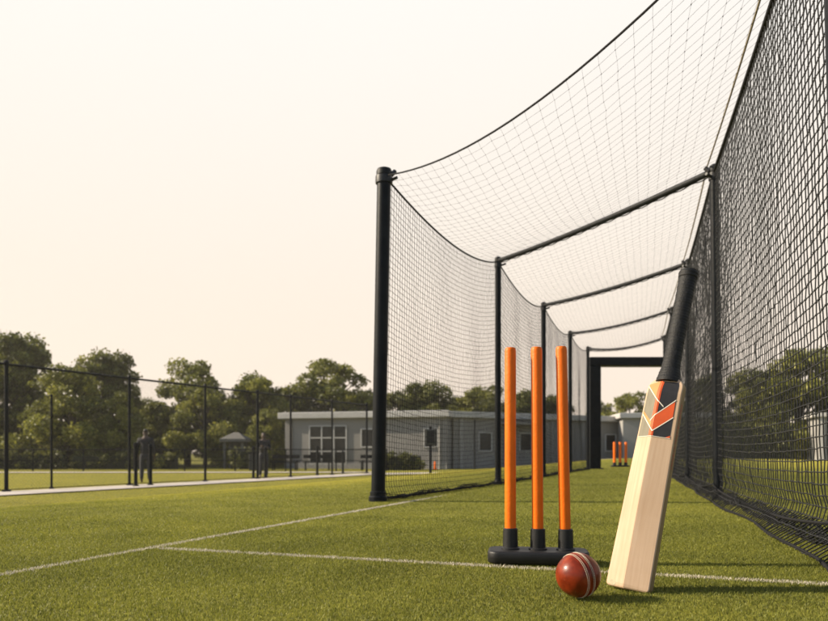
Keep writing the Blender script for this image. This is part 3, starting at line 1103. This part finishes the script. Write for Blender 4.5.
def person(label, loc, rz, folded):
    t = thing('person', label, 'person', loc, rz)
    # joints: faces -y
    v = [(0, 0, .93), (0, .01, 1.08), (0, .01, 1.25), (0, .01, 1.39), (0, 0, 1.48), (0, -.01, 1.56), (0, -.015, 1.65), (0, -.01, 1.72)]
    r = [(.145, .10), (.135, .095), (.155, .105), (.13, .085), .055, (.07, .085), (.075, .095), (.045, .055)]
    e = [(k, k + 1) for k in range(7)]
    nose = len(v); v.append((0, -.125, 1.60)); r.append(.012); e.append((5, nose))
    for s_ in (-1, 1):
        k = len(v); v.append((s_ * .085, .0, 1.60)); r.append((.012, .02)); e.append((5, k))       # ears
    def arm(s_):
        k = len(v)
        if folded:
            pts = [(s_ * .19, .01, 1.38), (s_ * .24, -.04, 1.12), (s_ * .02, -.24, 1.16 + .03 * s_), (s_ * -.08, -.23, 1.18 + .03 * s_)]
        else:
            pts = [(s_ * .19, .01, 1.38), (s_ * .25, .03, 1.12), (s_ * .255, -.05, .87), (s_ * .25, -.08, .79)]
        rr = [.062, .046, .032, .038]
        v.extend(pts); r.extend(rr); e.extend([(3, k), (k, k + 1), (k + 1, k + 2), (k + 2, k + 3)])
        hb = pts[3]
        for q in range(4):                                                            # fingers
            j = len(v); a = (q - 1.5) * .016
            if folded: v.append((hb[0] - s_ * .07, hb[1] - .005, hb[2] + a * 1.2)); 
            else: v.append((hb[0] + s_ * -.005, hb[1] + a, hb[2] - .085 + abs(a) * .4))
            r.append(.009); e.append((k + 3, j))
        j = len(v)
        v.append((hb[0] - s_ * .02, hb[1] - .05, hb[2] - .01 + (.05 if folded else 0))); r.append(.010); e.append((k + 3, j))
    def leg(s_):
        k = len(v)
        pts = [(s_ * .10, 0, .86), (s_ * .115, -.01, .48), (s_ * .12, .03, .09), (s_ * .125, -.12, .04)]
        rr = [.095, .06, .042, (.045, .032)]
        v.extend(pts); r.extend(rr); e.extend([(0, k), (k, k + 1), (k + 1, k + 2), (k + 2, k + 3)])
    arm(-1); arm(1); leg(-1); leg(1)
    skin_obj('body', v, e, r, M['skin'], t)
    # jacket
    v2 = [(0, 0, .83), (0, .01, 1.06), (0, .01, 1.25), (0, .01, 1.39), (0, 0, 1.455)]
    r2 = [(.185, .14), (.172, .128), (.182, .128), (.145, .1), .068]
    e2 = [(k, k + 1) for k in range(4)]
    for s_ in (-1, 1):
        k = len(v2)
        if folded: pts = [(s_ * .19, .01, 1.38), (s_ * .24, -.04, 1.12), (s_ * .04, -.235, 1.16 + .03 * s_)]
        else: pts = [(s_ * .19, .01, 1.38), (s_ * .25, .03, 1.12), (s_ * .255, -.045, .89)]
        v2 += pts; r2 += [.076, .06, .046]; e2 += [(3, k), (k, k + 1), (k + 1, k + 2)]
    skin_obj('jacket', v2, e2, r2, M['dark_cloth'], t)
    v3 = [(0, 0, 1.02), (0, 0, .90)]; r3 = [(.16, .12), (.17, .128)]; e3 = [(0, 1)]
    for s_ in (-1, 1):
        k = len(v3); v3 += [(s_ * .10, 0, .83), (s_ * .115, -.01, .48), (s_ * .12, .025, .10)]; r3 += [.105, .075, .062]; e3 += [(1, k), (k, k + 1), (k + 1, k + 2)]
    skin_obj('trousers', v3, e3, r3, M['grey_cloth'], t)
    v4 = [(0, .02, 1.60), (0, .012, 1.67), (0, .0, 1.725)]
    skin_obj('hair', v4, [(0, 1), (1, 2)], [(.082, .082), (.084, .098), (.05, .06)], M['hair'], t)
    return t


person('standing person in dark jacket and grey trousers behind the fence, arms down', (-8.55, 22.3, g(-8.55, 22.3)), math.radians(190), False)
person('standing person in dark jacket with folded arms, just right of a fence post', (-5.72, 26.6, g(-5.72, 26.6)), math.radians(20), True)


# ------------------------------------------------------------------ buildings
def window(parent, cx, y, z0, z1, w, cols, rows, fr=.07):
    """window standing proud of a wall that faces -y in its building's own axes"""
    f = MB()
    H = z1 - z0
    for x_ in np.linspace(-w / 2, w / 2, cols + 1): f.box((cx + x_, y - .03, (z0 + z1) / 2), (fr, .10, H + fr))
    for z_ in (rows if isinstance(rows, (list, tuple)) else np.linspace(z0, z1, rows + 1)):
        f.box((cx, y - .028, z_), (w + fr + .004, .09, fr))
    o = f.build('window', M['frame_w'], parent)
    p = MB(); p.box((cx, y - .005, (z0 + z1) / 2), (w, .03, H)); p.build('pane', M['glass'], o)
    return o


def cladding(parent, m, x0, x1, y0, y1, z0, z1):
    b = MB(); b.box(((x0 + x1) / 2, (y0 + y1) / 2, (z0 + z1) / 2), (x1 - x0, y1 - y0, z1 - z0))
    return b.build('wall', m, parent)


# main hall: front wing faces the camera, long wing runs back to the right
bx, by = 0.5, 40.0
hall = thing('clubhouse', 'long low grey building with pale flat roof edge and glazed entrance behind the fence', 'building', (bx, by, -.62), math.radians(-14))
H = 3.0
cladding(hall, M['wall'], -8.5, 1.4, 0, 3.6, -.3, H)
b = MB(); b.box((-3.62, 1.75, H + .17), (10.45, 4.1, .36)); bevel(b.build('roof', M['fascia'], hall), .03)
b = MB(); b.box((-3.62, 1.75, H + .365), (10.0, 3.7, .05)); b.build('roof_cap', M['wall_b'], hall)
window(hall, -5.75, 0, .3, 2.55, 2.3, 3, [.3, 1.05, 1.85, 2.55])
window(hall, -3.3, 0, 1.3, 2.35, .75, 1, 1)
window(hall, .5, 0, 1.3, 2.35, .8, 1, 1)
q = MB(); q.tube([(-8.1, -.07, -.2), (-8.1, -.07, H)], .06, 8); q.build('drainpipe', M['wall'], hall)
q = MB(); q.tube([(1.0, -.07, -.2), (1.0, -.07, H)], .06, 8); q.build('drainpipe', M['wall'], hall)
q = MB(); q.box((-3.55, -.03, .12), (9.92, .08, .5)); q.build('plinth', M['wall_b'], hall)

wing = thing('hall_wing', 'grey flat-roofed hall wing running back behind the cage netting and the portal', 'building', (2.3, 40.9, -.55), math.radians(28))
cladding(wing, M['wall'], 0, 13.5, 0, 6.0, -.3, H - .05)
b = MB(); b.box((6.75, 3.0, H + .13), (14.0, 6.6, .36)); bevel(b.build('roof', M['fascia'], wing), .03)
for x_ in (2.2, 5.2, 12.2):
    window(wing, x_, 0, 1.0, 2.1, .9, 1, 1)
for x_ in (.5, 3.7, 7.3, 9.8):
    q = MB(); q.box((x_, -.04, 1.3), (.22, .1, 3.2)); q.build('pilaster', M['wall_b'], wing)
q = MB(); q.box((4.6, -.6, H - .35), (3.0, 1.2, .12)); q.build('entrance_canopy', M['wall'], wing)

ann = thing('annexe', 'paler grey flat-roofed annexe seen through the far portal behind the bat', 'building', (14.35, 45.0, -.3), math.radians(-6))
cladding(ann, M['wall_b'], -.9, 6.5, 0, 6, -.3, 2.85)
b = MB(); b.box((2.8, 3, 3.03), (7.9, 6.6, .34)); bevel(b.build('roof', M['fascia'], ann), .03)
window(ann, 1.0, 0, 1.0, 2.0, .9, 1, 1)
q = MB(); q.box((3.2, -.03, .95), (1.0, .06, 2.1)); d_ = q.build('door', M['sign'], ann)
q = MB(); q.box((3.55, -.085, .95), (.05, .05, .16)); q.build('handle', M['galv'], d_)

# small open shelter left of the hall
pv = thing('shelter', 'small open shelter with pale hipped roof on posts left of the grey building', 'shelter', (-10.7, 41.5, -.6))
pv.scale = (.7, .7, .82)
for x_ in (-.75, .75):
    for y_ in (0, 1.8):
        q = MB(); q.box((x_, y_, 1.0), (.2, .2, 2.2)); q.build('post', M['shed'], pv)
q = MB()
q.add([(-1.1, -.4, 1.95), (1.1, -.4, 1.95), (1.1, 2.2, 1.95), (-1.1, 2.2, 1.95), (-1.1, -.4, 2.15), (1.1, -.4, 2.15), (1.1, 2.2, 2.15), (-1.1, 2.2, 2.15), (-.2, .9, 2.65), (.2, .9, 2.65)],
      [(0, 3, 2, 1), (0, 1, 5, 4), (1, 2, 6, 5), (2, 3, 7, 6), (3, 0, 4, 7), (4, 5, 9, 8), (5, 6, 9), (6, 7, 8, 9), (7, 4, 8)])
q.build('roof', M['shed'], pv)
q = MB(); q.box((0, 1.7, 1.0), (1.4, .08, 2.0)); q.build('back_panel', M['sign'], pv)

# kiosk behind the right net
kx, ky = 22.6, 38.0
ks = thing('kiosk', 'small pale kiosk with bluish door beyond the right netting', 'kiosk', (kx, ky, g(kx, ky)), math.radians(-20))
cladding(ks, M['wall_b'], -.6, 3.2, 0, 3, -.3, 2.4)
b = MB(); b.box((1.3, 1.5, 2.5), (4.3, 3.5, .22)); bevel(b.build('roof', M['fascia'], ks), .03)
q = MB(); q.box((.35, -.03, 1.1), (.8, .06, 2.0)); d_ = q.build('door', M['blue'], ks)
q = MB(); q.box((.65, -.085, 1.05), (.05, .05, .16)); q.build('handle', M['galv'], d_)
q = MB(); q.box((-.42, -.06, 1.2), (.22, .12, 2.4)); q.build('corner_post', M['fascia'], ks)
window(ks, 2.0, 0, 1.0, 1.9, 1.0, 1, 1)


# ------------------------------------------------------------------ small things before the buildings
def bench(label, x, y, rz):
    t = thing('bench', label, 'bench', (x, y, g(x, y)), rz, 'benches before the grey building')
    b = MB(); b.box((0, 0, .45), (1.5, .42, .06)); b.build('seat', M['post'], t)
    b = MB(); b.box((0, .2, .74), (1.5, .05, .2)); b.build('backrest', M['post'], t)
    for s_ in (-1, 1):
        b = MB(); b.box((s_ * .62, -.15, .21), (.06, .06, .42)); b.build('leg', M['post'], t)
        b = MB(); b.box((s_ * .62, .2, .27), (.06, .06, .54)); b.build('leg', M['post'], t)


bench('dark bench below the left end of the grey building wall', -6.9, 37.4, math.radians(-6))
bench('dark bench just left of the glazed entrance', -5.2, 37.6, math.radians(5))
bench('dark bench just right of the glazed entrance', -2.2, 37.9, math.radians(-8))

bn = thing('litter_bin', 'square dark litter bin at the left corner of the grey building', 'bin', (-8.5, 37.9, g(-8.5, 37.9)))
b = MB(); b.box((0, 0, .45), (.75, .6, .9)); bevel(b.build('body', M['sign'], bn), .03)
b = MB(); b.box((0, 0, .95), (.82, .66, .1)); bevel(b.build('lid', M['post'], bn), .02)

sx, sy = .72, 30.3
sg = thing('sign_post', 'dark sign box on a pole by the path, seen through the left netting', 'sign', (sx, sy, g(sx, sy)))
q = MB(); q.tube([(0, 0, -.1), (0, 0, 2.08)], .06, 10); q.build('pole', M['post'], sg)
b = MB(); b.box((0, -.1, 1.62), (.42, .14, .66)); bevel(b.build('sign_box', M['sign'], sg), .015)
b = MB(); b.box((0, -.175, 1.62), (.32, .02, .54)); b.build('sign_face', M['post_worn'], sg)

cx_, cy_ = 1.14, 38.0
cn = thing('marker_cone', 'small slim orange marker cone on the path behind the left netting', 'cone', (cx_, cy_, g(cx_, cy_) + .03))
cn.scale = (.8, .8, .9)
q = MB(); q.lathe([(.11, .04), (.09, .2), (.06, .45), (.05, .5)], (0, 0, 0), 14); q.build('cone_body', M['orange'], cn)
q = MB(); q.box((0, 0, .02), (.32, .32, .04)); q.build('foot', M['orange'], cn)

# ------------------------------------------------------------------ trees and bushes
def leaf_cloud(centers, radii, per, size, m, name, parent, flat=.75):
    Cc = []; tt = []
    for c, r_, k in zip(centers, radii, per):
        d = RNG.normal(0, 1, (k, 3)); d /= np.linalg.norm(d, axis=1, keepdims=True)
        rad = r_ * RNG.uniform(.25, 1.0, (k, 1)) ** .45 * (1 + .25 * RNG.normal(0, 1, (k, 1)).clip(-1.5, 1.5) * .6)
        p = np.array(c) + d * rad * np.array((1, 1, flat))
        Cc.append(p)
        tt.append(np.clip(RNG.normal(.45 + .55 * (RNG.uniform() - .5), .16, k), 0, 1))
    P = np.concatenate(Cc); tint = np.concatenate(tt); n_ = len(P)
    a = RNG.normal(0, 1, (n_, 3)); a /= np.linalg.norm(a, axis=1, keepdims=True)
    nrm = RNG.normal(0, 1, (n_, 3)) + np.array((0, 0, .7)); nrm /= np.linalg.norm(nrm, axis=1, keepdims=True)
    a = np.cross(nrm, a); a /= np.linalg.norm(a, axis=1, keepdims=True) + 1e-9
    b = np.cross(nrm, a)
    s_ = (size * RNG.uniform(.6, 1.35, (n_, 1)))
    V = np.stack([P - a * s_, P - b * s_ * .55, P + a * s_, P + b * s_ * .55], 1).reshape(-1, 3)
    q = np.arange(n_) * 4
    return np_mesh(name, V, None, np.stack([q, q + 1, q + 2, q + 3], 1), m, parent, np.repeat(tint, 4), False)


def make_tree(seed, m, h, spread, low, nclump, leaves, size, open_=0.0):
    """one tree of about height h, standing at the origin; returns its parts' meshes"""
    rs = np.random.RandomState(seed)
    global RNG
    keep_ = RNG; RNG = np.random.default_rng(seed)
    t = bpy.data.objects.new('tree', None); C.objects.link(t)
    q = MB()
    th = h * .62
    trunk = [(rs.normal(0, .05) * k, rs.normal(0, .05) * k, th * k / 5) for k in range(6)]
    trunk[0] = (0, 0, -.3)
    q.tube(trunk, [h * .030, h * .026, h * .022, h * .018, h * .013, h * .008], 8)
    cs = []; rad = []
    for k in range(nclump):
        u = rs.uniform(0, 1) ** 1.15
        zc = low + (h - low) * (.06 + .88 * u)
        env = math.sin(PI * min(1, max(.0, .25 + .68 * u))) ** .6
        ang_ = rs.uniform(0, 2 * PI); rr = spread * env * rs.uniform(.25, 1.02)
        c = (rr * math.cos(ang_), rr * math.sin(ang_), zc)
        cs.append(c); rad.append(h * rs.choice([.05, .07, .10, .13]) * rs.uniform(.85, 1.2) * (1 - .2 * u))
        if k % 2 == 0:
            s0 = Vector(trunk[min(5, 1 + int(4 * u))]); e0 = Vector(c)
            q.tube([s0, s0.lerp(e0, .5) + Vector((0, 0, .12 * h * .3)), e0], [h * .010, h * .006, h * .002], 5)
    q.build('trunk', M['bark'], t)
    tot = sum(r_ ** 2 for r_ in rad)
    per = [max(20, int(leaves * r_ ** 2 / tot)) for r_ in rad]
    leaf_cloud(cs, rad, per, size, m, 'crown', t, .8)
    RNG = keep_
    return t


proto = [make_tree(3, M['leaf_a'], 8.0, 2.9, .2, 100, 26000, .13),
         make_tree(8, M['leaf_b'], 8.0, 3.1, .3, 90, 24000, .13),
         make_tree(15, M['leaf_c'], 8.0, 2.7, .1, 90, 24000, .14),
         make_tree(21, M['leaf_a'], 8.0, 3.4, .8, 76, 19000, .13)]
used = set()


def tree(kind, px, ptop, half, Yd, label, group='trees round the ground', rz=None):
    x = (px - 414) / 700 * Yd
    zg = g(x, Yd)
    hgt = (452 - ptop) / 700 * Yd + EYE - zg
    wid = half / 700 * Yd
    src = proto[kind]
    if kind not in used:
        used.add(kind); t = src
    else:
        t = src.copy(); C.objects.link(t)
        for ch in src.children:
            c = ch.copy(); C.objects.link(c); c.parent = t
    t.location = (x, Yd, zg)
    sxy = wid / 2.9
    t.scale = (sxy, sxy, hgt / 8.1)
    t.rotation_euler = (0, 0, random.uniform(0, 6.28) if rz is None else rz)
    tag(t, label, 'tree', group)
    return t


TREES = [
    (0, 22, 334, 48, 50, 'tall broad green tree at the far left of the row behind the fence'),
    (1, 66, 366, 44, 43, 'bright yellow-green tree standing in front of the tall pair at the left'),
    (0, 105, 350, 36, 52, 'tall green tree between the bright leftmost tree and the sky gap'),
    (1, 118, 392, 24, 42, 'short yellow-green tree behind the person with arms down'),
    (3, 188, 360, 38, 50, 'open-crowned tree right of the sky gap in the tree row'),
    (2, 160, 402, 26, 47, 'short dark tree filling the sky gap between two tall trees'),
    (1, 205, 386, 30, 46, 'yellow-green tree left of the small shelter'),
    (0, 255, 374, 38, 48, 'rounded tree above the small shelter, left of the building roof'),
    (3, 325, 360, 46, 56, 'spreading open tree rising behind the glazed entrance of the grey building'),
    (2, 292, 388, 30, 54, 'dark tree behind the left end of the grey roof'),
    (1, 365, 388, 30, 55, 'yellow-green tree behind the building, half hidden by the thick front cage post'),
    (0, 428, 381, 30, 57, 'rounded tree behind the roof, above the dark sign box'),
    (2, 396, 392, 24, 60, 'dark small tree behind the roof just right of the thick front cage post'),
    (1, 480, 385, 32, 60, 'yellow-green tree behind the roof, beside the second left cage post'),
    (0, 525, 390, 26, 62, 'small rounded tree behind the roof, between the first and second stump'),
    (2, 556, 396, 24, 62, 'small dark tree behind the roof, between the third stump and the portal'),
    (1, 628, 392, 26, 60, 'small bright tree seen through the portal, left of the bat'),
    (2, 598, 402, 18, 64, 'low dark tree at the left leg of the portal'),
    (0, 668, 398, 22, 60, 'small green tree behind the bat sticker'),
    (2, 705, 376, 24, 46, 'dark narrow tree behind the right netting, beside the nearer right post'),
    (0, 756, 368, 34, 44, 'mid-green tree behind the right netting, left of the tallest one there'),
    (1, 806, 346, 44, 43, 'tallest leafy tree behind the right netting, above the pale kiosk'),
    (0, 862, 340, 44, 44, 'large tree at the right picture edge beyond the kiosk'),
    (0, 143, 398, 24, 56, 'small green tree closing the low gap behind the second fence post'),
    (2, 228, 398, 26, 54, 'dark tree standing close behind the roof of the small shelter'),
    (1, 345, 396, 26, 58, 'low bright tree behind the roof, right of the spreading open tree'),
    (2, 455, 398, 26, 62, 'low dark tree behind the roof, left of the second left cage post'),
    (2, 487, 401, 20, 57, 'low dark tree just above the roof edge, right of the dark sign box'),
    (1, 268, 408, 20, 44, 'low yellow-green tree at the left corner of the grey building'),
    (2, 36, 395, 34, 53, 'dark tree filling in behind the bright leftmost tree'),
    (3, -40, 350, 50, 46, 'broad open tree past the left picture edge'),
]
for k, px, pt, hf, yd, lb in TREES:
    tree(k, px, pt, hf, yd, lb)


def hedge(label, x0, x1, y, h, d, seed, name='hedge'):
    global RNG
    keep_ = RNG; RNG = np.random.default_rng(seed)
    xc = (x0 + x1) / 2; zg = g(xc, y)
    t = thing(name, label, 'hedge', (xc, y, zg))
    n_ = int((x1 - x0) / .45)
    cs = []; rad = []
    for k in range(n_):
        for zz_ in (h * .3, h * .68):
            cs.append((x0 - xc + (x1 - x0) * (k + .5) / n_ + RNG.normal(0, .1), RNG.normal(0, d * .2), zz_ + RNG.normal(0, h * .06))); rad.append(h * .36)
    leaf_cloud(cs, rad, [170] * len(cs), .075, M['leaf_c'], 'foliage', t, .9)
    q = MB(); q.box((0, 0, h * .4), (x1 - x0, d * .4, h * .8)); q.build('stems', M['hedge'], t)
    RNG = keep_


hedge('long dark hedge at the foot of the trees, left half of the row', -32, -20, 40.2, 1.05, .9, 1)
hedge('dark hedge at the foot of the trees just left of the small shelter', -19.5, -13.6, 40.2, .95, .9, 2)
hedge('short dark hedge between the small shelter and the grey building', -10.6, -8.6, 40.6, 1.3, .9, 3)
hedge('clipped dark hedge by the building wall, seen through the left netting', -1.9, .4, 38.4, .95, .7, 4)
hedge('tall dark hedge behind the right netting, running up to the kiosk', 14.5, 21.6, 40.0, 2.3, 1.2, 5)
hedge('dark hedge behind the kiosk at the right picture edge', 23, 34, 43.5, 2.2, 1.2, 6)

# ------------------------------------------------------------------ air
def haze_box():
    m, nt, out = new_mat('warm_air')
    v = N(nt, 'ShaderNodeVolumePrincipled')
    v.inputs['Color'].default_value = (.95, .9, .82, 1)
    v.inputs['Density'].default_value = HAZE
    v.inputs['Anisotropy'].default_value = .25
    nt.links.new(v.outputs['Volume'], out.inputs['Volume'])
    q = MB(); q.box((0, 50, 10.5), (560, 960, 24))
    o = q.build('haze', m); tag(o, kind='stuff')


HAZE = .0005
haze_box()

# ------------------------------------------------------------------ light, sky, camera
SUN_TO = Vector((-.998, .06, 0)).normalized()
EL = math.radians(30)
sun = bpy.data.lights.new('sun', 'SUN'); sun.energy = 5.0; sun.angle = math.radians(.5); sun.color = (1.0, .86, .66)
so = bpy.data.objects.new('sun', sun); C.objects.link(so)
d = Vector((SUN_TO.x * math.cos(EL), SUN_TO.y * math.cos(EL), math.sin(EL)))
so.rotation_euler = d.to_track_quat('Z', 'Y').to_euler(); so.location = d * 30

wd = bpy.data.worlds.new('World'); SC.world = wd; wd.use_nodes = True
nt = wd.node_tree
for n_ in list(nt.nodes): nt.nodes.remove(n_)
out = nt.nodes.new('ShaderNodeOutputWorld')
bg = nt.nodes.new('ShaderNodeBackground'); bg.inputs['Strength'].default_value = .1
sky = nt.nodes.new('ShaderNodeTexSky'); sky.sky_type = 'NISHITA'; sky.sun_disc = False
sky.sun_elevation = EL; sky.sun_rotation = math.atan2(SUN_TO.x, SUN_TO.y)
sky.air_density = 1.0; sky.dust_density = 1.0; sky.ozone_density = 1.0
tc = nt.nodes.new('ShaderNodeTexCoord'); sp = nt.nodes.new('ShaderNodeSeparateXYZ')
nt.links.new(tc.outputs['Generated'], sp.inputs['Vector'])
rp_ = ramp(nt, [(0.0, (.97, .97, .97)), (.56, (.97, .97, .97)), (.78, (.03, .03, .03))])     # low haze thins out overhead
ry_ = ramp(nt, [(0.0, (.18,) * 3), (.36, (.25,) * 3), (.60, (1,) * 3)])     # unseen sky behind the camera dimmed to cut its fill light
my_ = N(nt, 'ShaderNodeMath', operation='MULTIPLY_ADD'); my_.inputs[1].default_value = .5; my_.inputs[2].default_value = .5
mm_ = N(nt, 'ShaderNodeMath', operation='MULTIPLY')
nt.links.new(sp.outputs['Y'], my_.inputs[0]); nt.links.new(my_.outputs[0], ry_.inputs['Fac'])
nt.links.new(rp_.outputs['Color'], mm_.inputs[0]); nt.links.new(ry_.outputs['Color'], mm_.inputs[1])
nt.links.new(sp.outputs['Z'], rp_.inputs['Fac'])
hz = nt.nodes.new('ShaderNodeMixRGB')
hc_ = ramp(nt, [(0.0, (5.15, 4.25, 3.48)), (.22, (5.1, 4.5, 3.85)), (.56, (5.2, 5.0, 4.72))])     # peach low down, paler higher
nt.links.new(sp.outputs['Z'], hc_.inputs['Fac'])
nt.links.new(hc_.outputs['Color'], hz.inputs[2])
nt.links.new(mm_.outputs[0], hz.inputs['Fac'])
nt.links.new(sky.outputs['Color'], hz.inputs[1])
nt.links.new(hz.outputs['Color'], bg.inputs['Color'])
nt.links.new(bg.outputs['Background'], out.inputs['Surface'])

cam = bpy.data.cameras.new('camera'); co = bpy.data.objects.new('camera', cam); C.objects.link(co)
co.location = (0, 0, EYE); co.rotation_euler = (PI / 2, 0, 0)
cam.sensor_width = 36; cam.lens = 700 / 828 * 36; cam.shift_y = 141.5 / 828
cam.clip_start = .05; cam.clip_end = 1500
cam.dof.use_dof = True; cam.dof.focus_distance = 2.15; cam.dof.aperture_fstop = 4.6
SC.camera = co

SC.view_settings.view_transform = 'Standard'
SC.view_settings.look = 'None'
SC.view_settings.gamma = 1
SC.view_settings.exposure = 1.0
SC.view_settings.use_curve_mapping = False
SC.render.engine = 'CYCLES'
SC.cycles.use_denoising = True
SC.cycles.max_bounces = 6
SC.cycles.transparent_max_bounces = 4
